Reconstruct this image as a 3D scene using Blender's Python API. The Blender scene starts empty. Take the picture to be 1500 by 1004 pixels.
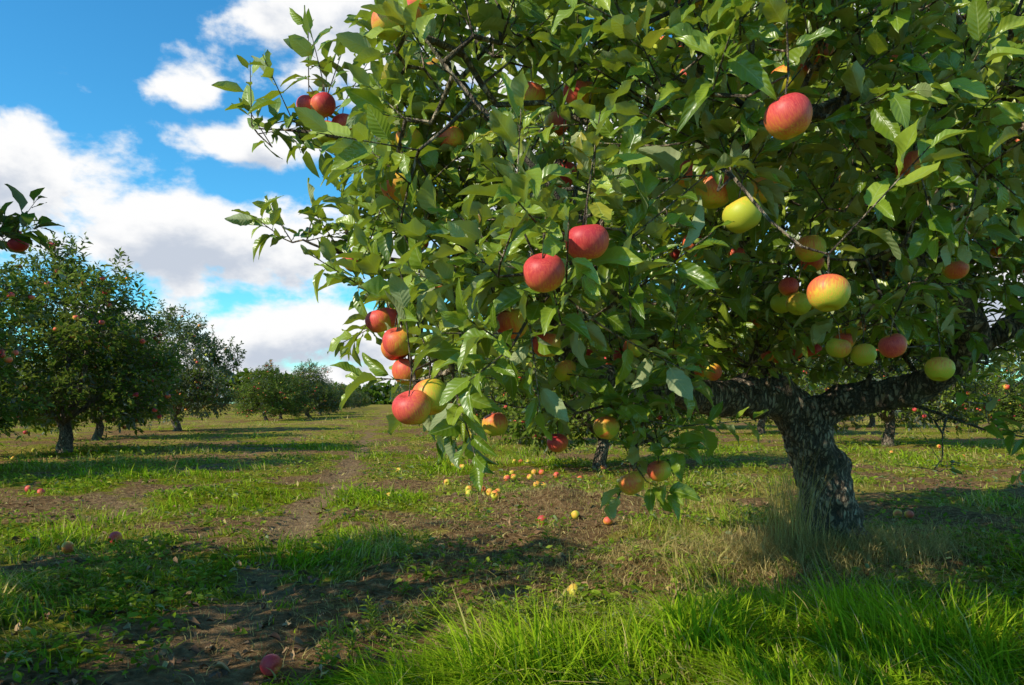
import bpy, math, numpy as np
from mathutils import Vector, noise as mnoise
rng = np.random.default_rng(7)
SUN = np.array([-0.70,-0.47,0.58]); SUN/=np.linalg.norm(SUN)
scene=bpy.context.scene

# ------------------------------------------------------------ helpers
def nrm(a): return a/np.maximum(np.linalg.norm(a,axis=-1,keepdims=True),1e-9)
def link(o): scene.collection.objects.link(o); return o
def make_mesh(name,V,F,mat,attrs=None,smooth=True):
    me=bpy.data.meshes.new(name)
    V=np.asarray(V,np.float32); F=np.asarray(F,np.int32)
    me.vertices.add(len(V)); me.vertices.foreach_set('co',V.ravel())
    M,k=F.shape
    me.loops.add(M*k); me.loops.foreach_set('vertex_index',F.ravel())
    me.polygons.add(M); me.polygons.foreach_set('loop_start',np.arange(M,dtype=np.int32)*k)
    me.update(calc_edges=True)
    me.polygons.foreach_set('use_smooth',np.full(M,smooth))
    for n,a in (attrs or {}).items():
        a=np.asarray(a,np.float32)
        if a.ndim==1:
            at=me.attributes.new(n,'FLOAT','POINT'); at.data.foreach_set('value',a)
        else:
            at=me.attributes.new(n,'FLOAT_VECTOR','POINT'); at.data.foreach_set('vector',a.ravel())
    me.materials.append(mat)
    me.update()
    return me
def obj(name,me,parent=None,loc=(0,0,0)):
    o=link(bpy.data.objects.new(name,me)); o.location=loc
    if parent: o.parent=parent
    return o
class Acc:
    def __init__(s): s.V=[];s.F=[];s.A={};s.n=0
    def add(s,V,F,**at):
        s.V.append(V); s.F.append(F+s.n); s.n+=len(V)
        for k,v in at.items(): s.A.setdefault(k,[]).append(v)
    def mesh(s,name,mat,smooth=True):
        return make_mesh(name,np.concatenate(s.V),np.concatenate(s.F),mat,{k:np.concatenate(v) for k,v in s.A.items()},smooth)

TAB=np.random.default_rng(3).random((256,256))
def vn(x,y):
    ix=np.floor(x).astype(int); iy=np.floor(y).astype(int); fx=x-ix; fy=y-iy
    fx=fx*fx*(3-2*fx); fy=fy*fy*(3-2*fy)
    a=TAB[ix%256,iy%256];b=TAB[(ix+1)%256,iy%256];c=TAB[ix%256,(iy+1)%256];d=TAB[(ix+1)%256,(iy+1)%256]
    return (a*(1-fx)+b*fx)*(1-fy)+(c*(1-fx)+d*fx)*fy
def fbm(x,y,o=4):
    s=0;w=.5;t=0
    for i in range(o):
        s=s+w*vn(x*2**i+17.3*i,y*2**i+5.1*i); t+=w; w*=.5
    return s/t
def sstep(a,b,x):
    t=np.clip((x-a)/(b-a),0,1); return t*t*(3-2*t)
def G(x,y,cx,cy,rx,ry): return np.exp(-((x-cx)/rx)**2-((y-cy)/ry)**2)

def track(x,y):
    w=.30+1.0*fbm(x*1.5,y*.9,3)
    wob=.35*(fbm(y*.35+x*0,y*0+3,2)-.5)
    d1=np.exp(-((x+.62+.165*y+wob)/(.25*w))**2)*(.55+.45*sstep(.4,.6,fbm(x*1.1+19,y*.8+44,3)))
    d2=np.exp(-((x+2.5+.165*y-wob)/(.40*w))**2)*.6*sstep(.45,.62,fbm(x*.9+9,y*.6+4,3)+.02)
    return np.clip(d1+d2,0,1)*(1-.55*sstep(9,30,y))
def height(x,y):
    h=.12*(fbm(x*.35,y*.35,3)-.5)+.13*(fbm(x*1.4+3,y*1.4,4)-.5)+.055*(fbm(x*6,y*6,3)-.5)
    h=h-.03*track(x,y)
    h=h+.18*G(x,y,.45,6.4,.60,.35)*(.4+1.1*fbm(x*5,y*5,3))+.10*G(x,y,.85,4.2,.45,.3)*(.4+1.2*fbm(x*7,y*7,2))
    h=h+.06*G(x,y,1.99,4.64,.5,.5)
    r=np.sqrt(x*x+y*y)
    return h*(1-.6*sstep(30,120,r))
def cover(x,y):
    """grass density 0..1, length (m), dryness"""
    n=fbm(x*.9+40,y*.9+11,4); n2=fbm(x*3.1+7,y*3.1+31,3)
    lush=np.clip(G(x,y,1.25,2.60,1.15,.62)+.55*G(x,y,.2,2.3,.5,.4)+.6*G(x,y,2.9,3.9,.7,.8)+.5*G(x,y,.5,10.5,1.4,1.6)+.45*G(x,y,1.05,4.7,.35,.8),0,1.2)
    strip=.5*np.exp(-((x+1.55+.165*y)/.45)**2)+.35*np.exp(-((x+3.9+.165*y)/.8)**2)
    soil=.9*G(x,y,.45,6.4,.8,.6)+.9*G(x,y,.75,4.2,.6,.45)+.45*G(x,y,-.1,4.2,1.0,1.2)+.8*G(x,y,1.9,4.3,.7,.55)+.5*G(x,y,3.2,5.3,.9,.6)
    d=np.clip(sstep(.40,.60,n*.48+n2*.52+.28*lush+.08*strip-.32*soil)-1.0*track(x,y),0,1)
    ln=.020+.05*n2+.125*lush*(.20+1.6*n2)*sstep(.3,.6,n+.2*lush)+.015*strip+.06*sstep(.56,.68,n)
    dry=np.clip(1.9*(fbm(x*.8+90,y*.6+60,4)-.36)+.8*soil-.8*lush+.2*sstep(4,14,y),0,1)
    return d,ln,dry

# ------------------------------------------------------------ materials
def newmat(name):
    m=bpy.data.materials.new(name); m.use_nodes=True
    nt=m.node_tree; nt.nodes.clear(); return m,nt
class N:
    def __init__(s,nt): s.nt=nt
    def n(s,t,**kw):
        nd=s.nt.nodes.new(t)
        for k,v in kw.items():
            if k.startswith('i_'):
                key=k[2:]; key=int(key) if key.isdigit() else key.replace('_',' ')
                if isinstance(v,bpy.types.NodeSocket): s.nt.links.new(v,nd.inputs[key])
                else: nd.inputs[key].default_value=v
            else: setattr(nd,k,v)
        return nd
    def link(s,a,b): s.nt.links.new(a,b)
    def math(s,op,a,b=None,c=None,clamp=False):
        nd=s.nt.nodes.new('ShaderNodeMath'); nd.operation=op; nd.use_clamp=clamp
        for i,v in enumerate((a,b,c)):
            if v is None: continue
            if isinstance(v,bpy.types.NodeSocket): s.nt.links.new(v,nd.inputs[i])
            else: nd.inputs[i].default_value=v
        return nd.outputs[0]
    def mix(s,f,a,b,bt='MIX'):
        nd=s.nt.nodes.new('ShaderNodeMix'); nd.data_type='RGBA'; nd.blend_type=bt
        for i,v in ((0,f),(6,a),(7,b)):
            if isinstance(v,bpy.types.NodeSocket): s.nt.links.new(v,nd.inputs[i])
            else: nd.inputs[i].default_value=v if i==0 else (*v[:3],1)
        return nd.outputs[2]
    def ramp(s,f,st):
        nd=s.nt.nodes.new('ShaderNodeValToRGB'); cr=nd.color_ramp
        while len(cr.elements)<len(st): cr.elements.new(.5)
        for e,(p,c) in zip(cr.elements,st):
            e.position=p; e.color=(*c,1) if len(c)==3 else c
        s.nt.links.new(f,nd.inputs[0]); return nd.outputs[0]
    def smooth(s,f,a,b,lo=0,hi=1):
        nd=s.nt.nodes.new('ShaderNodeMapRange'); nd.interpolation_type='SMOOTHSTEP'
        s.nt.links.new(f,nd.inputs[0])
        for i,v in enumerate((a,b,lo,hi)): nd.inputs[i+1].default_value=v
        return nd.outputs[0]

def leaf_material(name,bright=1.0,detail=True):
    m,nt=newmat(name); g=N(nt)
    at=g.n('ShaderNodeAttribute',attribute_name='rnd'); sx=g.n('ShaderNodeSeparateXYZ',i_0=at.outputs['Vector'])
    uv=g.n('ShaderNodeAttribute',attribute_name='luv'); su=g.n('ShaderNodeSeparateXYZ',i_0=uv.outputs['Vector'])
    ax=g.math('ABSOLUTE',su.outputs[0]); y=su.outputs[1]
    b=bright
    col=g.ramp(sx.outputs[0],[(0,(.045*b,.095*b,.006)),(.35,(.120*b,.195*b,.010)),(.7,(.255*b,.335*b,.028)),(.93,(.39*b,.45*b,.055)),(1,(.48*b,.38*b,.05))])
    geo=g.n('ShaderNodeNewGeometry')
    if detail:
        old=g.math('MULTIPLY',g.smooth(sx.outputs[1],.955,1,0,1),g.smooth(g.math('ADD',ax,g.math('MULTIPLY',y,.5)),.2,.9,0,1))
        col=g.mix(old,col,(.30,.11,.04))
        rib=g.smooth(ax,.03,.10,1,0)
        vein=g.math('SINE',g.math('MULTIPLY',g.math('SUBTRACT',y,g.math('MULTIPLY',ax,.22)),50.0))
        vv=g.smooth(vein,.75,1,0,1)
        col=g.mix(g.math('MULTIPLY',g.math('MAXIMUM',rib,g.math('MULTIPLY',vv,.22)),.5),col,(.36*b,.43*b,.13))
    back=g.mix(.7,col,(.42*b,.45*b,.25))
    colf=g.mix(geo.outputs['Backfacing'],col,back)
    if detail:
        p=g.n('ShaderNodeBsdfPrincipled',i_Base_Color=colf)
        bp=g.n('ShaderNodeBump',i_Strength=.30,i_Distance=.003)
        g.link(g.math('SUBTRACT',g.math('MULTIPLY',vein,.25),rib),bp.inputs['Height']); g.link(bp.outputs[0],p.inputs['Normal'])
        g.link(g.math('MULTIPLY_ADD',geo.outputs['Backfacing'],.35,.34),p.inputs['Roughness'])
        p.inputs['Specular IOR Level'].default_value=.6
    else:
        p=g.n('ShaderNodeBsdfDiffuse',i_Color=colf)
    tr=g.n('ShaderNodeBsdfTranslucent'); g.link(g.mix(.6,col,(.44*b,.54*b,.015)),tr.inputs[0])
    mx=g.n('ShaderNodeMixShader'); mx.inputs[0].default_value=.27
    g.link(p.outputs[0],mx.inputs[1]); g.link(tr.outputs[0],mx.inputs[2])
    o=g.n('ShaderNodeOutputMaterial'); g.link(mx.outputs[0],o.inputs[0]); return m
M_LEAF=leaf_material('apple_leaf')
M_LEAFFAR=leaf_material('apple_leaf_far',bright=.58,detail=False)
M_WEED=leaf_material('weed_leaf',bright=.88,detail=False)

def bark_material():
    m,nt=newmat('bark'); g=N(nt)
    geo=g.n('ShaderNodeNewGeometry')
    mp=g.n('ShaderNodeMapping'); mp.inputs['Scale'].default_value=(1,1,.35); g.link(geo.outputs['Position'],mp.inputs[0])
    v=g.n('ShaderNodeTexVoronoi',i_Scale=34.0,feature='DISTANCE_TO_EDGE')
    nz=g.n('ShaderNodeTexNoise',i_Scale=14.0,i_Detail=6.0,i_Roughness=.65); g.link(mp.outputs[0],nz.inputs[0])
    off=g.n('ShaderNodeVectorMath',operation='MULTIPLY_ADD'); g.link(nz.outputs['Color'],off.inputs[0]); off.inputs[1].default_value=(.10,.10,.10); g.link(mp.outputs[0],off.inputs[2])
    g.link(off.outputs[0],v.inputs[0])
    crack=g.smooth(v.outputs[0],0,.22,0,1)
    c=g.ramp(nz.outputs[0],[(.3,(.14,.095,.06)),(.5,(.34,.25,.165)),(.72,(.58,.47,.33))])
    c=g.mix(crack,g.mix(.75,c,(.03,.02,.013)),c)
    n2=g.n('ShaderNodeTexNoise',i_Scale=5.0,i_Detail=4.0); g.link(geo.outputs['Position'],n2.inputs[0])
    c=g.mix(g.smooth(n2.outputs[0],.55,.7,0,.45),c,(.26,.23,.09))
    bp=g.n('ShaderNodeBump',i_Strength=1.0,i_Distance=.05)
    g.link(g.math('ADD',g.math('MULTIPLY',crack,.7),nz.outputs[0]),bp.inputs['Height'])
    p=g.n('ShaderNodeBsdfPrincipled',i_Base_Color=c,i_Roughness=.9,i_Normal=bp.outputs[0])
    o=g.n('ShaderNodeOutputMaterial'); g.link(p.outputs[0],o.inputs[0]); return m
M_BARK=bark_material()

def apple_material():
    m,nt=newmat('apple_skin'); g=N(nt)
    at=g.n('ShaderNodeAttribute',attribute_name='blush')
    lc=g.n('ShaderNodeAttribute',attribute_name='lc')
    rn=g.n('ShaderNodeAttribute',attribute_name='rnd'); sr=g.n('ShaderNodeSeparateXYZ',i_0=rn.outputs['Vector'])
    mp=g.n('ShaderNodeMapping'); mp.inputs['Scale'].default_value=(4,4,.6); g.link(lc.outputs['Vector'],mp.inputs[0])
    nz=g.n('ShaderNodeTexNoise',i_Scale=3.2,i_Detail=5.0,i_Roughness=.65); g.link(mp.outputs[0],nz.inputs[0])
    f=g.math('ADD',at.outputs['Fac'],g.math('MULTIPLY',g.math('SUBTRACT',nz.outputs[0],.5),1.0))
    c=g.ramp(f,[(.05,(.50,.50,.04)),(.28,(.78,.46,.05)),(.48,(.80,.20,.05)),(.72,(.74,.10,.07)),(1,(.54,.036,.045))])
    sp=g.n('ShaderNodeTexVoronoi',i_Scale=9.0); g.link(lc.outputs['Vector'],sp.inputs[0])
    c=g.mix(g.smooth(sp.outputs[0],.05,.11,.5,0),c,(.80,.55,.30))
    c=g.mix(g.smooth(sr.outputs[2],.5,1,0,1),c,(.05,.03,.015))
    p=g.n('ShaderNodeBsdfPrincipled',i_Base_Color=c,i_Roughness=.48)
    p.inputs['Specular IOR Level'].default_value=.32
    o=g.n('ShaderNodeOutputMaterial'); g.link(p.outputs[0],o.inputs[0]); return m
M_APPLE=apple_material()

def blade_material():
    m,nt=newmat('grass_blade'); g=N(nt)
    at=g.n('ShaderNodeAttribute',attribute_name='rnd'); sx=g.n('ShaderNodeSeparateXYZ',i_0=at.outputs['Vector'])
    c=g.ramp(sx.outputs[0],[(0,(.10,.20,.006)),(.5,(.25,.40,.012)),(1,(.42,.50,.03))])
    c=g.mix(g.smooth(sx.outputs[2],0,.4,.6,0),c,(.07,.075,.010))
    c=g.mix(sx.outputs[1],c,g.ramp(sx.outputs[0],[(0,(.32,.22,.07)),(1,(.68,.52,.23))]))
    p=g.n('ShaderNodeBsdfDiffuse',i_Color=c)
    tr=g.n('ShaderNodeBsdfTranslucent'); g.link(g.mix(g.math('MULTIPLY_ADD',sx.outputs[1],-.3,.3),c,(.32,.50,.01)),tr.inputs[0])
    mx=g.n('ShaderNodeMixShader'); mx.inputs[0].default_value=.33
    g.link(p.outputs[0],mx.inputs[1]); g.link(tr.outputs[0],mx.inputs[2])
    o=g.n('ShaderNodeOutputMaterial'); g.link(mx.outputs[0],o.inputs[0]); return m
M_GRASS=blade_material()

def ground_material():
    m,nt=newmat('orchard_ground'); g=N(nt)
    cv=g.n('ShaderNodeAttribute',attribute_name='cov'); s=g.n('ShaderNodeSeparateXYZ',i_0=cv.outputs['Vector'])
    geo=g.n('ShaderNodeNewGeometry')
    n1=g.n('ShaderNodeTexNoise',i_Scale=1.7,i_Detail=8.0,i_Roughness=.62); g.link(geo.outputs['Position'],n1.inputs[0])
    n2=g.n('ShaderNodeTexNoise',i_Scale=22.0,i_Detail=6.0,i_Roughness=.7); g.link(geo.outputs['Position'],n2.inputs[0])
    soil=g.ramp(n2.outputs[0],[(.3,(.07,.038,.016)),(.52,(.27,.155,.068)),(.72,(.52,.34,.17))])
    soil=g.mix(g.math('MULTIPLY',s.outputs[2],.3),soil,(.48,.35,.21))
    green=g.ramp(n2.outputs[0],[(.3,(.06,.07,.005)),(.55,(.22,.23,.014)),(.75,(.42,.38,.035))])
    dry=g.ramp(n2.outputs[0],[(.3,(.17,.105,.025)),(.7,(.56,.41,.11))])
    gg=g.mix(s.outputs[1],green,dry)
    f=g.math('ADD',s.outputs[0],g.math('MULTIPLY',g.math('SUBTRACT',n1.outputs[0],.5),1.9))
    f=g.math('ADD',f,g.math('MULTIPLY',g.math('SUBTRACT',n2.outputs[0],.5),1.1))
    c=g.mix(g.smooth(f,.12,.55,0,1),soil,gg)
    bp=g.n('ShaderNodeBump',i_Strength=1.0,i_Distance=.07); g.link(n2.outputs[0],bp.inputs['Height'])
    p=g.n('ShaderNodeBsdfDiffuse',i_Color=c,i_Normal=bp.outputs[0])
    o=g.n('ShaderNodeOutputMaterial'); g.link(p.outputs[0],o.inputs[0]); return m
M_GROUND=ground_material()

# ------------------------------------------------------------ ground
def build_ground():
    n=600; u=np.linspace(-1,1,n+1)
    xs=2.3*np.sinh(u*6.3); ys=2.3*np.sinh(u*6.3)+4.0
    X,Y=np.meshgrid(xs,ys,indexing='ij'); x=X.ravel();y=Y.ravel()
    z=height(x,y)
    d,l,dr=cover(x,y); tk=track(x,y)
    idx=np.arange((n+1)**2).reshape(n+1,n+1)
    F=np.stack([idx[:-1,:-1],idx[1:,:-1],idx[1:,1:],idx[:-1,1:]],-1).reshape(-1,4)
    obj('ground',make_mesh('ground',np.stack([x,y,z],1),F,M_GROUND,{'cov':np.stack([d,dr,tk],1)}))
build_ground()

# ------------------------------------------------------------ leaves
def leaves_geo(P,D,Nn,L,rnd,hi=True,W=.56,flat=1.0,r=None):
    r=r or rng
    n=len(P)
    if hi:
        t=np.array([-.22,0,.06,.16,.27,.38,.5,.62,.74,.85,.94,1.0]); cx=np.array([-1,-.5,0,.5,1])
    else:
        t=np.array([-.12,.0,.25,.55,.82,1.0]); cx=np.array([-1,0,1])
    tt=np.clip(t,0,1)
    w=.5*W*np.sin(np.pi*tt**.82)**.75*(1-.12*tt); w[tt<=0]=.012; w[-1]=.004
    if hi:
        w=w*(1+.06*np.where(np.arange(len(t))%2==0,1,-1))
    curl=(r.normal(.22,.24,n)*flat)[:,None,None]; fold=(r.uniform(.05,.85,n)*flat)[:,None,None]
    ph=r.uniform(0,6.28,n)[:,None,None]; tw=(r.normal(0,.45,n)*flat)[:,None,None]
    wv=(r.uniform(.015,.09,n)*flat)[:,None,None]; wid=r.uniform(.72,1.18,n)[:,None,None]
    T=t[None,:,None]; C=cx[None,None,:]
    x=C*w[None,:,None]*wid
    z=fold*np.abs(x)-curl*T*np.abs(T)+wv*np.sin(T*11+ph+C)*np.abs(C)+tw*x*T
    x=x*(1-.25*fold*1.0)
    y=np.broadcast_to(T,z.shape)+0*z
    D=nrm(D); S=nrm(np.cross(D,Nn)); N2=np.cross(S,D)
    Lc=L[:,None,None,None]
    V=P[:,None,None,:]+Lc*(x[...,None]*S[:,None,None,:]+(y+.22)[...,None]*D[:,None,None,:]+z[...,None]*N2[:,None,None,:])
    a,b=len(t),len(cx)
    idx=np.arange(a*b).reshape(a,b)
    f=np.stack([idx[:-1,:-1],idx[:-1,1:],idx[1:,1:],idx[1:,:-1]],-1).reshape(-1,4)
    F=(f[None]+(np.arange(n)*a*b)[:,None,None]).reshape(-1,4)
    luv=np.stack([np.broadcast_to(C,z.shape),np.broadcast_to(T,z.shape),0*z],-1).reshape(-1,3)
    R=np.repeat(rnd,a*b,axis=0)
    return V.reshape(-1,3),F,luv,R

def shoots(B,Dir,length,nleaf,Llen,r,bias=SUN,sunw=.85):
    """leaves in a spiral along each shoot"""
    n=len(B); Dir=nrm(Dir)
    ref=nrm(r.normal(size=(n,3))); U=nrm(np.cross(Dir,ref)); Vv=np.cross(Dir,U)
    P=[];D=[];Nn=[];L=[];R=[]
    base=r.beta(2,2.0,n)
    for i in range(nleaf):
        f=(i+.5)/nleaf
        a=i*2.4+r.normal(0,.3,n)
        rad=np.cos(a)[:,None]*U+np.sin(a)[:,None]*Vv
        ang=(1.2-.8*f+r.normal(0,.22,n))[:,None]
        d=Dir*np.cos(ang)+rad*np.sin(ang)
        d[:,2]-=.10+.2*r.random(n)
        d=nrm(d)
        nn=Dir*.6+np.array([0,0,.5])+bias*sunw+r.normal(0,.55,(n,3))
        P.append(B+Dir*(length*f)[:,None]); D.append(d); Nn.append(nn)
        L.append(Llen*(.62+.5*np.sin(np.pi*min(1,f*.8+.15)))*r.uniform(.6,1.25,n))
        R.append(np.stack([np.clip(base*.65+.42*r.random(n)+(.14*f-.05),0,.999),r.random(n)*.75+.25*(r.random(n)),r.random(n)],1))
    return map(np.concatenate,(P,D,Nn,L,R))

# ------------------------------------------------------------ tubes
def seg_tubes(P0,P1,r0,r1,sides=5):
    n=len(P0); d=nrm(P1-P0)
    ref=np.where(np.abs(d[:,2:3])>.9,np.array([[1.,0,0]]),np.array([[0,0,1.]]))
    u=nrm(np.cross(d,ref)); v=np.cross(d,u)
    a=np.linspace(0,2*np.pi,sides,endpoint=False)
    ring=np.cos(a)[None,:,None]*u[:,None,:]+np.sin(a)[None,:,None]*v[:,None,:]
    A=P0[:,None,:]+ring*r0[:,None,None]; Bq=P1[:,None,:]+ring*r1[:,None,None]
    V=np.stack([A,Bq],1).reshape(-1,3)
    k=np.arange(sides); k2=(k+1)%sides
    f=np.stack([k,k2,k2+sides,k+sides],1)
    F=(f[None]+(np.arange(n)*2*sides)[:,None,None]).reshape(-1,4)
    return V,F
def catmull(pts,step=.05):
    pts=np.asarray(pts,float); p=np.vstack([2*pts[0]-pts[1],pts,2*pts[-1]-pts[-2]])
    out=[]
    for i in range(1,len(p)-2):
        k=max(2,int(np.linalg.norm(p[i+1]-p[i])/step)); t=np.linspace(0,1,k,endpoint=False)[:,None]
        out.append(.5*((2*p[i])+(-p[i-1]+p[i+1])*t+(2*p[i-1]-5*p[i]+4*p[i+1]-p[i+2])*t**2+(-p[i-1]+3*p[i]-3*p[i+1]+p[i+2])*t**3))
    out.append(p[-2][None]); return np.vstack(out)
def limb_tube(pts,r0,r1,sides=14,gnarl=.17,flare=False,seed=0,step=.05):
    c=catmull(pts,step); n=len(c)
    c=c+np.array([[mnoise.noise(Vector((q[0]*3+seed,q[1]*3,q[2]*3))),mnoise.noise(Vector((q[0]*3,q[1]*3+seed+9,q[2]*3))),mnoise.noise(Vector((q[0]*3,q[1]*3,q[2]*3+seed+5)))] for q in c])*.07*np.linspace(0,1,n)[:,None]
    tg=nrm(np.gradient(c,axis=0)); u=np.cross(tg[0],[0.3,1,.1]); u/=np.linalg.norm(u)
    V=[]; a=np.linspace(0,2*np.pi,sides,endpoint=False)
    f=np.linspace(0,1,n); rad=r0*(1-f)+r1*f
    for i in range(n):
        u=u-tg[i]*u.dot(tg[i]); u/=np.linalg.norm(u); v=np.cross(tg[i],u)
        for al in a:
            q=c[i]+(u*math.cos(al)+v*math.sin(al))*rad[i]
            k=1+gnarl*2*mnoise.noise(Vector(q*7)) +gnarl*1.3*mnoise.noise(Vector((q[0]*20,q[1]*20,q[2]*9)))+gnarl*.6*mnoise.noise(Vector(q*45))
            if flare:
                k*=1+.42*math.exp(-(max(0,c[i][2])/.14))*(1+.6*math.sin(al*3+1))
            V.append(c[i]+(u*math.cos(al)+v*math.sin(al))*rad[i]*k)
    V=np.array(V); idx=np.arange(n*sides).reshape(n,sides); j=np.roll(idx,-1,axis=1)
    F=np.stack([idx[:-1],j[:-1],j[1:],idx[1:]],-1).reshape(-1,4)
    return V,F,c,rad

# ------------------------------------------------------------ apples
def apple_template(nu,nv):
    t=np.linspace(0,1,nv); ph=t*np.pi
    r=np.sin(ph)**.86*(1+.07*np.cos(ph)); z=np.cos(ph)*.88
    z=z-.34*np.exp(-(r/.30)**2)*(z>0)+.20*np.exp(-(r/.24)**2)*(z<0)
    r[0]=r[-1]=.004
    a=np.linspace(0,2*np.pi,nu,endpoint=False)
    lob=1+.025*np.cos(a*5)[None,:]*sstep(.2,1,-z/.9+.1)[:,None]
    X=r[:,None]*np.cos(a)*lob; Y=r[:,None]*np.sin(a)*lob; Z=np.repeat(z[:,None],nu,1)
    V=np.stack([X,Y,Z],-1).reshape(-1,3)
    idx=np.arange(nu*nv).reshape(nv,nu); j=np.roll(idx,-1,axis=1)
    F=np.stack([idx[:-1],idx[1:],j[1:],j[:-1]],-1).reshape(-1,4)
    return V,F
def add_apples(acc,stem,C,rad,red,r,hi=True,tilt=.25,rot=0,anydir=False):
    T,F=apple_template(32,22) if hi else apple_template(12,9)
    for i in range(len(C)):
        ax=np.array([r.normal(0,tilt),r.normal(0,tilt),1.]) if not anydir else r.normal(size=3)
        ax/=np.linalg.norm(ax); ref=nrm(r.normal(size=3)); u=nrm(np.cross(ax,ref)); v=np.cross(ax,u)
        M=np.stack([u,v,ax])
        sc=rad[i]*np.array([1,r.uniform(.95,1.03),r.uniform(.93,1.06)])
        V=(T*sc)@M; n=nrm(T@M)
        bd=nrm(np.array([-.3,-.6,.6])+r.normal(0,.5,3))
        bl=red[i]+.42*(n@bd)
        acc.add(C[i]+V,F,blush=bl,lc=T+r.uniform(0,50,3),rnd=np.tile([r.random(),0,r.random()*rot],(len(T),1)))
        if stem is not None:
            p0=C[i]+ax*rad[i]*.55; p1=C[i]+np.array([0,0,.075])
            V2,F2=seg_tubes(p0[None],p1[None],np.array([.0014]),np.array([.0021]),5); stem.append((V2,F2))

# ------------------------------------------------------------ tree builder
def build_tree_data(name,trunk,limbs,ells,shoots_len,nleaf,leaflen,seed,apples=None,apple_red=None,n_rand=60,
                    hi_from=None,detail=14,extra_att=None,leafmat=None,leafW=.58,apr=.042,fmin=None,clear=None,bare=()):
    r=np.random.default_rng(seed)
    bark=Acc(); ln=[]; stp=.03 if detail>8 else .12
    V,F,c,rad=limb_tube(*trunk,sides=detail+(22 if detail>8 else 6),flare=True,seed=seed,step=stp); bark.add(V,F); ln.append(c[len(c)//2:])
    tips=[]
    for k,(pts,a,b) in enumerate(limbs):
        V,F,c,rad=limb_tube(pts,a,b,sides=detail+(4 if detail>8 else 0),seed=seed+k+1,step=stp); bark.add(V,F); ln.append(c[3:]); tips.append(c[-1])
    for k,(pts,a,b) in enumerate(bare):
        V,F,c,rad=limb_tube(pts,a,b,sides=12,seed=seed+k+40,step=.015); bark.add(V,F)
    ln=np.vstack(ln); 
    A=[];Cc=[]
    for (c,rr,dens) in ells:
        c=np.array(c,float); rr=np.array(rr,float)
        vol=4.19*rr.prod(); n=int(vol*dens)
        q=nrm(r.normal(size=(n*2,3)))*(r.random((n*2,1))**(1/2.3))
        p=c+q*rr
        keep=np.array([mnoise.noise(Vector((x[0]*2.3+seed,x[1]*2.3,x[2]*2.3)))+.35*mnoise.noise(Vector(x*6)) for x in p])
        idx=np.argsort(-keep+r.normal(0,.2,len(p)))[:n]
        A.append(p[idx]); Cc.append(np.tile(c,(len(idx),1)))
    A=np.vstack(A); Cc=np.vstack(Cc)
    if fmin is not None:
        k=fmin(A); A=A[k];Cc=Cc[k]
    if extra_att is not None:
        A=np.vstack([A,extra_att]); Cc=np.vstack([Cc,extra_att-np.array([0,0,.1])])
    tp=np.repeat(np.array(tips),3,axis=0); tp=tp+r.normal(0,.03,tp.shape)
    A=np.vstack([A,tp]); Cc=np.vstack([Cc,tp-r.normal(0,.1,tp.shape)])
    d=np.array([((ln-a)**2).sum(1).min() for a in A]); o=np.argsort(d); A=A[o];Cc=Cc[o]
    cap=len(ln)+len(A)*8+1000
    nodes=np.zeros((cap,3)); par=np.full(cap,-1); n=len(ln); nodes[:n]=ln; n0=n; ends=[]
    for a in A:
        j=int(((nodes[:n]-a)**2).sum(1).argmin()); dist=np.linalg.norm(nodes[j]-a)
        k=max(1,min(7,int(round(dist/.09)))); p0=nodes[j].copy(); last=j
        side=r.normal(0,.07,3)*dist
        for s in range(1,k+1):
            f=s/k; nodes[n]=p0*(1-f)+a*f+side*math.sin(f*math.pi)*(1 if k>1 else 0)-np.array([0,0,.10*dist*math.sin(f*math.pi)])*(k>1)
            par[n]=last; last=n; n+=1
        ends.append(last)
    ends=np.array(ends)
    cnt=np.ones(n)
    for i in range(n-1,n0-1,-1): 
        if par[i]>=n0: cnt[par[i]]+=cnt[i]
    sl=np.arange(n0,n); r1=np.minimum(.0020*cnt[sl]**.45,.014)
    pr=par[sl]; rp=np.where(pr>=n0,np.minimum(.0020*cnt[np.maximum(pr,0)]**.45,.014),r1*1.15); rp=np.minimum(rp,r1*1.5)
    V,F=seg_tubes(nodes[pr],nodes[sl],rp,r1,6 if detail>8 else 3); bark.add(V,F)
    E=nodes[ends]; Pd=nrm(E-nodes[par[ends]]+1e-6)
    Dn=nrm(Pd*.6+nrm(E-Cc)*.5+np.array([0,0,.6])+r.normal(0,.35,E.shape))
    ll=r.uniform(.6,1.35,len(E))*shoots_len
    V,F=seg_tubes(E,E+Dn*ll[:,None],np.full(len(E),.0022),np.full(len(E),.0012),5 if detail>8 else 3); bark.add(V,F)
    P,D,Nn,L,R=shoots(E,Dn,ll,nleaf,leaflen,r)
    if clear is not None:
        k=clear(P+D*L[:,None]*.6,L); P,D,Nn,L,R=P[k],D[k],Nn[k],L[k],R[k]
    la=Acc()
    if hi_from is not None:
        dist=np.linalg.norm(P-np.array(hi_from),axis=1); h=dist<2.7
        for m_,hi in ((h,True),(~h,False)):
            if m_.sum():
                V,F,luv,RR=leaves_geo(P[m_],D[m_],Nn[m_],L[m_],R[m_],hi,leafW,r=r); la.add(V,F,luv=luv,rnd=RR)
    else:
        V,F,luv,RR=leaves_geo(P,D,Nn,L,R,False,leafW,r=r); la.add(V,F,luv=luv,rnd=RR)
    aa=Acc(); st=[]
    if apples is not None: add_apples(aa,st,apples,np.full(len(apples),apr)*r.uniform(.92,1.02,len(apples)),apple_red,r,True)
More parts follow.
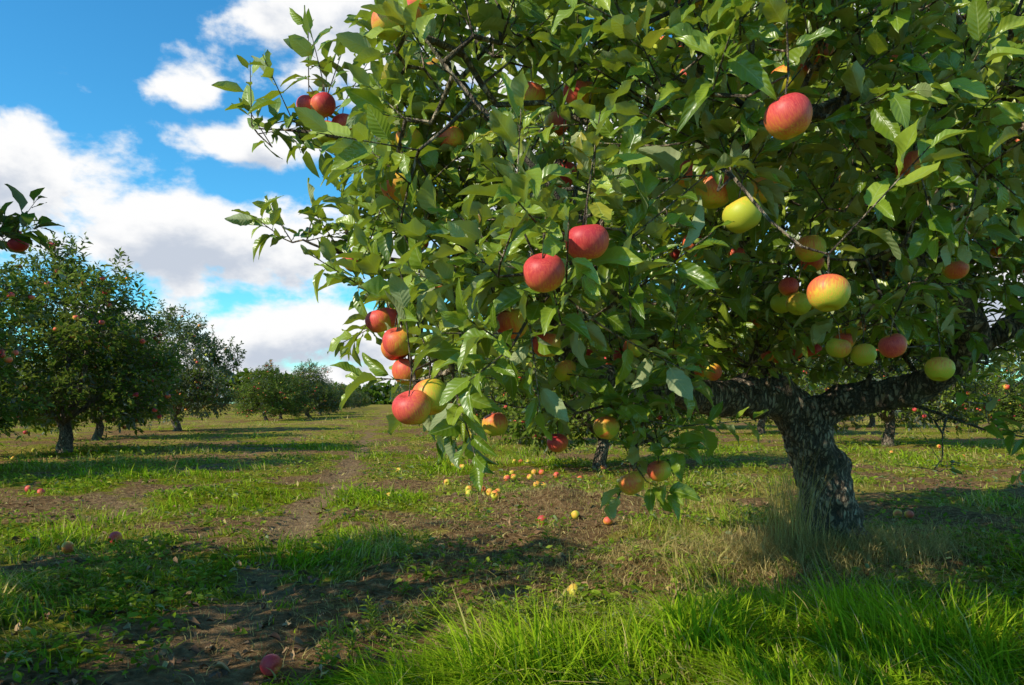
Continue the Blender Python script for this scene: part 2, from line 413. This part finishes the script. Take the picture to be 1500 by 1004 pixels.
    if n_rand:
        if hi_from is not None:
            # hang from twigs well inside the foliage
            nb=np.array([(((P-e)**2).sum(1)<.0196).sum() for e in E]); ok=np.where(nb>16)[0]
            c=E[r.choice(ok,n_rand)]+np.array([0,0,-.073])
            c=c[np.linalg.norm(c-np.array(hi_from),axis=1)>1.9]
        else:
            out=np.linalg.norm((E-np.array([0,0,1.8]))*[1,1,.8],axis=1)+r.normal(0,.2,len(E))
            sel=np.argsort(-out)[:int(len(E)*.55)]; sel=r.choice(sel,n_rand)
            hd=nrm((E[sel]-np.array([0,0,1.8]))*[1,1,.3])
            c=E[sel]+hd*.12+np.array([0,0,-.03])
        add_apples(aa,st,c,np.full(len(c),apr)*r.uniform(.75,1.0,len(c)),np.clip(r.normal(.34 if hi_from is not None else .52,.26,len(c)),-.15,.85),r,hi_from is not None)
    for V,F in st: bark.add(V,F)
    print(name,'leaves',len(P),'nodes',n)
    return bark.mesh(name+'_wood',M_BARK),la.mesh(name+'_leaves',leafmat or M_LEAF),aa.mesh(name+'_apples',M_APPLE)

def place_tree(data,loc,rot=0,sc=(1,1,1),name='apple_tree',parent=None):
    e=link(bpy.data.objects.new(name,None)); e.location=loc; e.rotation_euler=(0,0,rot); e.scale=sc
    if parent: e.parent=parent
    for nm,me in zip(('trunk_and_branches','leaves','apples'),data): obj(nm,me,e)
    return e

# ---- main tree (world coordinates, metres)
CAM=np.array([0,0,.9])
apples=np.array([[.137,1.35,1.193],[.0586,1.35,1.137],[.486,1.30,1.402],[.608,1.42,1.11],[.483,1.55,1.293],[.45,1.65,1.372],
 [-.210,1.55,.890],[-.176,1.60,.912],[-.055,2.4,.829],[.306,2.4,.816],[1.059,2.4,1.077],[1.141,2.4,1.055],[1.133,2.2,1.069],[1.33,2.3,1.004],
 [.807,2.0,1.316],[0,1.8,1.091],[-.314,2.0,1.048],[-.374,2.1,1.133],[-.715,2.6,1.942],[-.645,2.53,1.918],[-.592,2.6,1.875],[-.655,2.62,1.855],
 [.144,2.4,1.804],[.152,2.2,1.58],[.456,1.9,1.488],[.632,2.0,1.703],[.656,2.0,1.598],[.088,1.9,1.049],[-.283,2.0,.983],[-.404,2.5,1.575],
 [-.51,2.4,1.359],[.497,2.5,.669],[.404,2.5,.627],[.70,2.1,1.57],[1.06,2.3,1.59],[.95,2.6,1.25],[1.5,2.5,1.35],[-.2,2.2,1.25],[.75,1.9,1.75],
 [.59,2.0,1.66],[-.30,1.95,1.06],[.12,2.2,1.33],[.93,2.4,1.22],[1.35,3.0,1.15],[1.48,3.2,1.22],[.05,1.9,1.36]])
red=np.array([.64,.58,.55,.36,-.10,.25,.48,.36,.25,.1,.0,-.1,.45,.0,.05,.55,.55,.6,.62,.66,.5,.35,.45,.45,.45,-.1,-.05,.5,.3,.15,.5,.35,.1,-.1,-.1,-.05,.2,.6,.2,-.1,.5,.4,-.1,.3,.1,.6])
trunk=([(2.08,4.66,-.1),(2.03,4.64,.05),(1.95,4.62,.42),(1.82,4.6,.76),(1.76,4.6,.90)],.158,.140,)
limbs=[([(1.84,4.6,.72),(1.64,4.5,.90),(1.45,4.35,.93),(1.02,4.0,.95),(.63,3.5,.965),(.34,3.0,.99),(.11,2.4,1.2),(.03,1.95,1.27)],.130,.016),
 ([(1.02,4.0,.96),(.62,3.4,1.2),(.25,2.8,1.5),(-.05,2.35,1.72),(-.22,2.2,1.92)],.05,.010),
 ([(.25,2.8,1.5),(-.2,2.7,1.72),(-.6,2.6,1.84),(-.90,2.6,1.88)],.022,.003),
 ([(.62,3.4,1.2),(.1,3.0,1.3),(-.35,2.6,1.38),(-.66,2.4,1.42)],.028,.003),
 ([(1.80,4.6,.74),(2.0,4.5,.90),(2.34,4.3,.98),(2.47,4.0,1.20),(2.19,3.7,1.45),(1.7,3.3,1.54),(1.55,2.9,1.68),(1.2,2.4,1.76),(.85,1.9,1.68),(.56,1.6,1.48),(.43,1.5,1.41)],.105,.008),
 ([(1.78,4.65,.8),(1.62,4.9,1.3),(1.75,4.9,2.0),(1.6,4.8,2.9)],.075,.02),
 ([(2.34,4.3,.98),(3.0,4.2,1.45),(3.3,3.6,2.0),(3.3,3.0,2.2)],.07,.02),
 ([(1.62,4.9,1.3),(1.2,4.0,2.1),(.6,3.3,2.4),(.3,2.8,2.6)],.055,.012),
 ([(1.55,2.9,1.68),(1.5,2.4,1.8),(1.3,1.95,1.72)],.03,.006),
 ([(.03,1.95,1.27),(.14,1.75,1.33),(.0,1.7,1.5),(-.09,1.7,1.61),(-.17,1.7,1.72),(-.24,1.75,1.85)],.010,.002),
 ([(.11,2.4,1.2),(-.05,2.1,1.1),(-.16,1.85,1.02)],.014,.003),
 ([(.63,3.5,.965),(.5,2.9,.95),(.43,2.55,.84),(.42,2.45,.70)],.028,.004),
 ([(2.2,4.4,.97),(2.35,4.0,.82),(2.6,3.6,.74)],.012,.003),([(2.35,4.0,.82),(2.2,3.8,.72),(2.1,3.6,.62)],.006,.002)]
bare=[([(1.50,4.35,.92),(1.47,4.27,1.01),(1.46,4.24,1.06)],.055,.012),([(2.06,4.48,.88),(2.10,4.38,1.01),(2.12,4.36,1.06)],.055,.012)]
ells=[((.08,1.62,1.15),(.26,.25,.27),620),((-.03,1.9,1.57),(.36,.33,.35),480),((.47,1.7,1.66),(.42,.34,.32),400),
 ((1.05,1.8,1.66),(.5,.4,.33),400),((1.17,2.8,1.66),(.7,.6,.50),210),((-.31,2.3,1.42),(.27,.32,.33),500),
 ((-.17,1.9,.98),(.16,.2,.12),680),((.33,2.4,1.0),(.33,.3,.25),400),((.42,2.42,.77),(.12,.12,.12),850),
 ((-.62,2.6,1.86),(.30,.15,.09),430),((-.56,2.4,1.42),(.20,.15,.10),520),((2.26,3.5,2.0),(1.0,.8,.75),150),
 ((1.75,4.5,2.2),(1.8,1.1,1.12),120),((.1,3.5,1.8),(.62,.6,.66),190),((2.7,4.1,1.3),(.7,.5,.28),110),
 ((.5,2.8,2.5),(.85,.7,.42),160),((1.55,2.8,2.4),(1.0,.8,.45),150),((3.2,3.0,2.0),(.9,.8,.7),100),((.8,3.6,1.33),(.75,.5,.28),220),
 ((-.10,2.2,2.00),(.25,.28,.28),240),((3.2,5.2,2.1),(1.0,1.0,.9),90),((2.4,3.7,.85),(.35,.3,.12),110),((1.7,5.0,1.35),(1.3,.6,.30),150),((1.45,3.3,1.30),(.5,.4,.18),220),
 ((.95,4.6,1.15),(.5,.35,.20),260)]
limb0=catmull(limbs[0][0],.1)[:20]; limb4=catmull(limbs[4][0],.1)[:14]
def clear(Q,L):
    """apples hang clear of the foliage on the outer side of the branch; the inner limbs are bare"""
    k=np.ones(len(Q),bool)
    k&=np.linalg.norm(Q-CAM,axis=1)>.95
    for i,a in enumerate(apples):
        k&=np.linalg.norm(Q-a,axis=1)>.050
        for dr,ln_,rr in ((nrm(CAM-a),.7 if i<22 else .25,.040),(SUN,.35,.035)):
            if dr is SUN and i>=8: continue
            v=Q-a; t=np.clip(v@dr,0,ln_); k&=np.linalg.norm(v-t[:,None]*dr,axis=1)>rr
    for q in np.vstack([limb0,limb4]): k&=np.linalg.norm(Q-q,axis=1)>.11
    # nothing grows low round the trunk
    k&=~((Q[:,2]<1.00)&(Q[:,0]>.80)&(Q[:,0]<2.2)&(Q[:,1]>2.5))
    return k
main=build_tree_data('main_apple_tree',trunk,limbs,ells,.18,9,.080,11,apples,red,n_rand=250,hi_from=CAM,bare=bare,
    extra_att=apples+np.array([0,0,.075]),clear=clear,fmin=lambda A:(np.linalg.norm(A-CAM,axis=1)>1.12)&(A[:,2]>.62))
place_tree(main,(0,0,0))

# ---- generic orchard trees
def variant(seed,dk=1.0,reach=None,napp=120):
    r=np.random.default_rng(seed)
    tr=([(0,0,-.1),(.02,0,.1),(r.normal(0,.05),r.normal(0,.05),.4),(r.normal(0,.08),r.normal(0,.08),.7)],.10,.085)
    L=[]; E=[((0,0,1.9),(1.35,1.35,1.3),65*dk),((0,0,2.9),(.8,.8,.8),80*dk)]
    a0=r.uniform(0,6.28)
    for i in range(5):
        a=a0+i*1.256+r.normal(0,.2); R=r.uniform(1.0,1.5); h=r.uniform(1.3,2.4)
        L.append(([(0,0,.55),(.35*R*math.cos(a),.35*R*math.sin(a),.9),(.75*R*math.cos(a),.75*R*math.sin(a),h-.2),(R*math.cos(a),R*math.sin(a),h+.3)],.05,.012))
        E.append(((R*math.cos(a)*.95,R*math.sin(a)*.95,h),(.72,.72,r.uniform(.55,.85)),130*dk))
        a+=.6; E.append(((1.15*math.cos(a),1.15*math.sin(a),.76+r.uniform(-.1,.3)),(.6,.6,.42),150*dk))
    L.append(([(0,0,.6),(.05,.03,1.7),(-.05,.08,3.1)],.06,.012))
    for i in range(12):
        a=r.uniform(0,6.28); R=r.uniform(.1,1.4); E.append(((R*math.cos(a),R*math.sin(a),r.uniform(3.0,3.8)-.35*R),(.12,.12,.40),360*dk))
    if reach is not None:
        q=np.array(reach); L.append(([(0,0,.6),tuple(q*[.35,.35,.65]),tuple(q*[.7,.7,.9]),tuple(q)],.045,.003))
        E.append((tuple(q-np.array([.12,.06,.02])),(.16,.12,.13),700))
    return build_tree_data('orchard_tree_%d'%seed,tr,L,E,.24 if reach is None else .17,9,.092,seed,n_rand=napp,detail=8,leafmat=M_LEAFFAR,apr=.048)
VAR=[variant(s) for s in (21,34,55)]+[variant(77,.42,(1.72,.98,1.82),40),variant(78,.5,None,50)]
def H(x,y): return float(height(np.array([x]),np.array([y]))[0])
def T(v,x,y,rot,sc,zs=1.0): place_tree(VAR[v],(x,y,H(x,y)),rot,(sc,sc,sc*zs))
T(0,-8.0,13.2,.3,1.10,.90); T(1,-10.2,18.2,2.0,.95,.93); T(2,-10.4,23.0,4.0,1.0,1.0)
T(2,-7.85,8.7,1.0,1.05,.92)
T(3,-3.78,2.0,0,1.0,.85); T(4,-3.6,.1,1.3,.72)
T(1,1.15,9.75,1.1,.80); T(0,.22,16.0,2.6,.85); T(2,-.9,22.0,.5,.9)
T(0,7.6,15.0,5.0,1.0); T(1,6.9,20.5,.2,1.0); T(2,6.0,26,3.0,1.0); T(1,8.8,9.8,1.9,1.0)
row=link(bpy.data.objects.new('distant_orchard_trees',None)); r=np.random.default_rng(5)
k=0
for x0,ys in ((-5.5,(37,40,44.5,51,54,59,65,72,80,89,98,110,122,136,150)),(2.76,(29,36,43,50,58,66,75,85,95,107,120,135)),
              (10.5,(32,38,45,53,62,72,83,95,110)),(-13.8,(72,84,97,110,125)),(18.5,(22,28,35,43,52,62))):
    for y in ys:
        y=y+r.normal(0,.8); x=x0-.165*y+r.normal(0,.45); s_=r.uniform(.70,1.02)
        e=place_tree(VAR[k%3],(x,y,H(x,y)),r.uniform(0,6.28),(s_*r.uniform(.95,1.2),s_*1.05,s_*r.uniform(.75,1)),'orchard_tree_part',row); k+=1
# horizon woodland
r=np.random.default_rng(8)
n=26000; x=r.uniform(-420,420,n); base=330+20*vn(x*.02,x*0+3)
hgt=6.5+7*vn(x*.035+50,x*0+9)+2.5*vn(x*.2,x*0+1); z=hgt*r.random(n)**.7
P=np.stack([x,base+r.normal(0,4,n),z],1)
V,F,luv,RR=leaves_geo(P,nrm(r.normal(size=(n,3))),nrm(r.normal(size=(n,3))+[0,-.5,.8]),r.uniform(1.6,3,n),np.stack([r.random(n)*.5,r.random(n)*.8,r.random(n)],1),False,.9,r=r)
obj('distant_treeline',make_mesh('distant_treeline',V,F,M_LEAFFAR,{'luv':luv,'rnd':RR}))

# ------------------------------------------------------------ grass
def blades(acc,P,Hh,W,bend,nseg,rnd,dry,r,lean=None):
    n=len(P); a=r.uniform(0,6.28,n); 
    ld=np.stack([np.cos(a),np.sin(a),0*a],1)
    if lean is not None: ld=nrm(ld+lean)
    s=a+r.normal(np.pi/2,.6,n); sd=np.stack([np.cos(s),np.sin(s),0*s],1)
    t=np.linspace(0,1,nseg+1)
    up=Hh[:,None]*t*(1-.35*bend[:,None]*t); out=Hh[:,None]*bend[:,None]*t**2
    c=P[:,None,:]+up[...,None]*np.array([0,0,1.])+out[...,None]*ld[:,None,:]
    w=(W[:,None]*np.maximum(1-t**1.6,.06))[...,None]*sd[:,None,:]*.5
    V=np.stack([c-w,c+w],2).reshape(-1,3)
    k=np.arange(nseg)*2; f=np.stack([k,k+1,k+3,k+2],1)
    F=(f[None]+(np.arange(n)*2*(nseg+1))[:,None,None]).reshape(-1,4)
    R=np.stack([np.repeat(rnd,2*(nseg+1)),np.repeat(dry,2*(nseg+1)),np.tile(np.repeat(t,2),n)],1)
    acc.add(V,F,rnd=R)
def sample(n,r,rmin,rmax,amax=.9):
    d=rmin*np.exp(r.random(n)*math.log(rmax/rmin)); a=r.uniform(-amax,amax,n)
    return d*np.sin(a),d*np.cos(a),d
r=np.random.default_rng(12); acc=Acc()
for (n,r0,r1,ns) in ((210000,1.6,5.5,3),(150000,5.5,16,2),(90000,16,70,1)):
    x,y,d=sample(n,r,r0,r1)
    tx=x+r.normal(0,.015,n)*(1+d/6); ty=y+r.normal(0,.015,n)*(1+d/6)
    cv,ln,dr=cover(x,y); tuft=.6*vn(x*8+3,y*8+7)+.4*vn(x*19+3,y*19+7)
    keep=r.random(n)<np.clip(cv*(.02+1.8*tuft**1.8),.012,1)*(.55+.45*sstep(.04,.15,ln))
    x,y,d,ln,dr,tu=tx[keep],ty[keep],d[keep],ln[keep],dr[keep],tuft[keep]; m=len(x)
    z=height(x,y)-.004
    hh=ln*r.uniform(.4,1.3,m)*(.35+1.2*tu)*(1+d/40)
    W=.0042*(1+.6*sstep(.06,.2,ln))*(1+d/5.5)*r.uniform(.5,1.4,m)
    dry=np.where(r.random(m)<dr*.65+.07,r.uniform(.5,1,m),r.uniform(0,.35,m)*dr)
    la_=vn(x*2.2+50,y*2.2)*6.28
    blades(acc,np.stack([x,y,z],1),hh,W,r.uniform(.15,1.8,m),ns,np.clip(r.normal(.5,.24,m)+.6*(tu-.5),0,1),dry,r,lean=np.stack([.9*np.cos(la_),.9*np.sin(la_),0*la_],1))
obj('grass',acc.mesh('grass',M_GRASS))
# dry straw round the trunk and on the soil heaps
acc=Acc(); 
for cx,cy,sx,sy,n,h0,bd in ((1.86,4.34,.30,.14,2600,.20,1.6),(1.64,4.40,.08,.08,320,.62,.6),(1.45,4.25,.22,.18,1500,.20,1.8),(2.28,4.42,.22,.14,1100,.18,1.5),(.8,4.2,.4,.25,2600,.06,2.2),(.45,6.3,.6,.3,1300,.07,1.8),(2.4,3.4,1.2,.9,1500,.10,1.6),(-.6,3.6,1.2,1.2,2600,.05,2.2),(-3,5.5,2,1.8,3500,.05,2.0),(1.4,2.6,.9,.5,800,.14,1.3),(.3,3.1,.8,.4,1600,.05,2.2),(.6,5.0,1.,.7,2600,.05,2.2),(3.2,5.3,.8,.5,1400,.08,1.8),(-1.5,7,2.5,2,3500,.05,2.0),(1.5,3.7,.6,.35,2200,.13,1.9)):
    x=r.normal(cx,sx,n); y=r.normal(cy,sy,n); z=height(x,y)
    blades(acc,np.stack([x,y,z],1),h0*r.uniform(.4,1.3,n),np.full(n,.0036),r.uniform(.2,1,n)*bd,4,r.random(n),r.uniform(.75,1,n),r)
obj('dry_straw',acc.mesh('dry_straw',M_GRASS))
# low broad-leaved weeds
acc=Acc(); x,y,d=sample(100000,r,1.7,22)
cv,ln,dr=cover(x,y); wn=fbm(x*1.4+70,y*1.4+20,3); k=(r.random(len(x))<sstep(.40,.6,wn)*(.25+.75*cv))&(track(x,y)<.5)&(ln<.15)
x,y,d=x[k],y[k],d[k]; m=len(x); z=height(x,y)+r.uniform(.005,.06,m)*(.4+wn[k])
a=r.uniform(0,6.28,m); D=np.stack([np.cos(a),np.sin(a),r.uniform(-.1,.8,m)],1)
V,F,luv,RR=leaves_geo(np.stack([x,y,z],1),D,np.array([0,0,1.])+r.normal(0,.35,(m,3)),r.uniform(.016,.04,m)*(1+d/14),np.stack([np.clip(r.beta(2,2,m),0,.99),r.random(m)*.9,r.random(m)],1),False,.6,r=r)
acc.add(V,F,luv=luv,rnd=RR); obj('weeds',acc.mesh('weeds',M_WEED))
# taller weeds in the foreground
acc=Acc()
pl=[(-.59,2.45,.15),(-.63,2.52,.09),(.02,2.9,.12)]+[(r.normal(-.05,.3),r.uniform(2.35,3.1),r.uniform(.07,.14)) for _ in range(34)]+[(r.uniform(-2.2,.9),r.uniform(2.6,5),r.uniform(.04,.10)) for _ in range(40)]
for (bx,by,hh) in pl:
    n=24; f=np.linspace(.1,1,n); a=np.arange(n)*2.4+r.uniform(0,6); z0=H(bx,by); le=r.normal(0,.25,2)*hh
    Pp=np.stack([bx+le[0]*f,by+le[1]*f,z0+hh*f],1); D=np.stack([np.cos(a),np.sin(a),.25+.8*f],1)
    V,F,luv,RR=leaves_geo(Pp,D,np.tile([0,0,1.],(n,1))+r.normal(0,.2,(n,3)),.045*(1.15-.7*f)*r.uniform(.7,1.2,n),np.stack([.5+.3*f,0*f,f],1),True,.34,r=r); acc.add(V,F,luv=luv,rnd=RR)
    V,F=seg_tubes(Pp[:1]-[0,0,.03],Pp[-1:],np.array([.002]),np.array([.001]),5); acc.add(V,F,luv=np.zeros((len(V),3)),rnd=np.full((len(V),3),.5))
obj('weed_plants',acc.mesh('weed_plants',M_WEED))
# fallen leaves
def brown():
    m,nt=newmat('dead_leaf'); g=N(nt)
    at=g.n('ShaderNodeAttribute',attribute_name='rnd'); sx=g.n('ShaderNodeSeparateXYZ',i_0=at.outputs['Vector'])
    c=g.ramp(sx.outputs[0],[(0,(.08,.04,.02)),(.5,(.24,.12,.05)),(.85,(.40,.26,.12)),(1,(.40,.34,.07))])
    p=g.n('ShaderNodeBsdfPrincipled',i_Base_Color=c,i_Roughness=.8); o=g.n('ShaderNodeOutputMaterial'); g.link(p.outputs[0],o.inputs[0]); return m
n=4200; x,y,d=sample(n,r,1.9,18); z=height(x,y)+r.uniform(.004,.03,n)
a=r.uniform(0,6.28,n); D=np.stack([np.cos(a),np.sin(a),r.normal(0,.15,n)],1)
V,F,luv,RR=leaves_geo(np.stack([x,y,z],1),D,np.array([0,0,1.])+r.normal(0,.3,(n,3)),r.uniform(.03,.06,n),r.random((n,3)),False,.55,1.6,r=r)
obj('fallen_leaves',make_mesh('fallen_leaves',V,F,brown(),{'luv':luv,'rnd':RR}))
# fallen apples
fa=[(-2.59,4.83,.7),(-2.66,4.43,.2),(-.38,6.59,-.1),(-.35,7.6,.2),(-.2,6.72,0),(-.14,6.29,.15),(-.85,10.8,0),(-.69,10.05,.1),(-.45,9.75,.3),(0,9.3,-.1),(.28,9.3,0),
 (.29,3.42,-.1),(-4.5,7.07,.6),(-4.9,7.5,.5),(-1.1,6.63,-.1),(.7,5.4,.3),(.22,5.4,.5),(1.1,2.77,.1),(-.78,2.39,.75),(.78,8.5,.2),(-.7,8,0),(-.28,7.1,.2),(-.42,7.25,0)]
for i in range(30):
    cx,cy,s_=((-.2,8.3,.6),(.3,9.7,.7),(-8.3,12.6,1.0),(.2,10,1),(2,6.0,.8),(7,14,1.2))[i%6]; fa.append((cx+r.normal(0,s_),cy+r.normal(0,s_),r.uniform(-.1,.4)))
fa=np.array(fa); C=np.stack([fa[:,0],fa[:,1],height(fa[:,0],fa[:,1])+.033],1)
aa=Acc(); add_apples(aa,None,C,r.uniform(.034,.042,len(C)),fa[:,2],r,True,anydir=True,rot=.7)
obj('fallen_apples',aa.mesh('fallen_apples',M_APPLE))

# ------------------------------------------------------------ sky
w=bpy.data.worlds.new('World'); scene.world=w; w.use_nodes=True; nt=w.node_tree; nt.nodes.clear(); g=N(nt)
w.cycles.sampling_method='MANUAL'; w.cycles.sample_map_resolution=256
sky=g.n('ShaderNodeTexSky',sky_type='NISHITA',sun_disc=False); sky.sun_elevation=math.asin(SUN[2]); sky.sun_rotation=math.atan2(SUN[0],SUN[1])
sky.air_density=1.0; sky.dust_density=.2; sky.ozone_density=2.5
tc=g.n('ShaderNodeTexCoord'); sp=g.n('ShaderNodeSeparateXYZ',i_0=tc.outputs['Generated'])
az=g.math('ARCTAN2',sp.outputs[0],sp.outputs[1]); el=g.math('ARCSINE',sp.outputs[2])
blobs=[(-.17,.490,.26,.11),(-.64,.240,.20,.095),(-.38,.200,.31,.072),(-.335,.322,.10,.036),(-.41,.367,.06,.030),
 (-.27,.085,.30,.052),(-.26,.03,.40,.028),(.1,.30,.3,.16),(.5,.12,.4,.10),(.5,.42,.25,.1),(1.3,.3,.4,.15),(-1.2,.3,.3,.13)]
def dens(doff):
    e=g.math('ADD',el,doff)
    cur=None
    cv=g.n('ShaderNodeCombineXYZ'); g.link(az,cv.inputs[0]); g.link(e,cv.inputs[1])
    for (a,b,ra,rb) in blobs:
        v=g.n('ShaderNodeVectorMath',operation='MULTIPLY_ADD'); g.link(cv.outputs[0],v.inputs[0]); v.inputs[1].default_value=(1/ra,1/rb,0); v.inputs[2].default_value=(-a/ra,-b/rb,0)
        l=g.n('ShaderNodeVectorMath',operation='LENGTH'); g.link(v.outputs[0],l.inputs[0])
        cur=l.outputs['Value'] if cur is None else g.math('MINIMUM',cur,l.outputs['Value'])
    cur=g.math('MULTIPLY',g.math('SUBTRACT',.97,cur),1.3)
    mp=g.n('ShaderNodeMapping'); mp.inputs['Scale'].default_value=(1,1.6,1); g.link(cv.outputs[0],mp.inputs[0])
    nz=g.n('ShaderNodeTexNoise',i_Scale=10.0,i_Detail=9.0,i_Roughness=.56); g.link(mp.outputs[0],nz.inputs[0])
    nz.inputs['Distortion'].default_value=.1
    return g.math('ADD',g.math('MAXIMUM',cur,-1.1),g.math('MULTIPLY',g.math('SUBTRACT',nz.outputs[0],.5),3.4))
d0=dens(0.0); d1=dens(.030)
cover_=g.smooth(d0,-.12,.50,0,1)
shade=g.smooth(d1,.30,1.35,0,1)
ccol=g.mix(shade,(1.0,1.0,1.0),(.58,.64,.74))
hs=g.n('ShaderNodeHueSaturation'); hs.inputs['Saturation'].default_value=1.20; g.link(sky.outputs[0],hs.inputs['Color'])
skc=g.mix(1.0,hs.outputs[0],(.66,1.48,1.54),'MULTIPLY')
b1=g.n('ShaderNodeBackground'); g.link(skc,b1.inputs[0]); b1.inputs[1].default_value=.138
b2=g.n('ShaderNodeBackground'); g.link(ccol,b2.inputs[0]); b2.inputs[1].default_value=1.0
mx=g.n('ShaderNodeMixShader'); g.link(cover_,mx.inputs[0]); g.link(b1.outputs[0],mx.inputs[1]); g.link(b2.outputs[0],mx.inputs[2])
o=g.n('ShaderNodeOutputWorld'); g.link(mx.outputs[0],o.inputs[0])

sl=bpy.data.lights.new('sun','SUN'); sl.energy=5.0; sl.angle=math.radians(.53); sl.color=(1,.94,.78)
so=link(bpy.data.objects.new('sun',sl)); so.rotation_euler=Vector(-SUN).to_track_quat('-Z','Y').to_euler()

cam=bpy.data.cameras.new('camera'); co=link(bpy.data.objects.new('camera',cam)); co.location=(0,0,.9)
co.rotation_euler=(math.radians(90),0,0); cam.sensor_width=36; cam.lens=26; cam.shift_y=.0587; cam.clip_start=.05; cam.clip_end=3000
scene.camera=co
scene.view_settings.view_transform='Standard'; scene.view_settings.look='None'; scene.view_settings.exposure=0
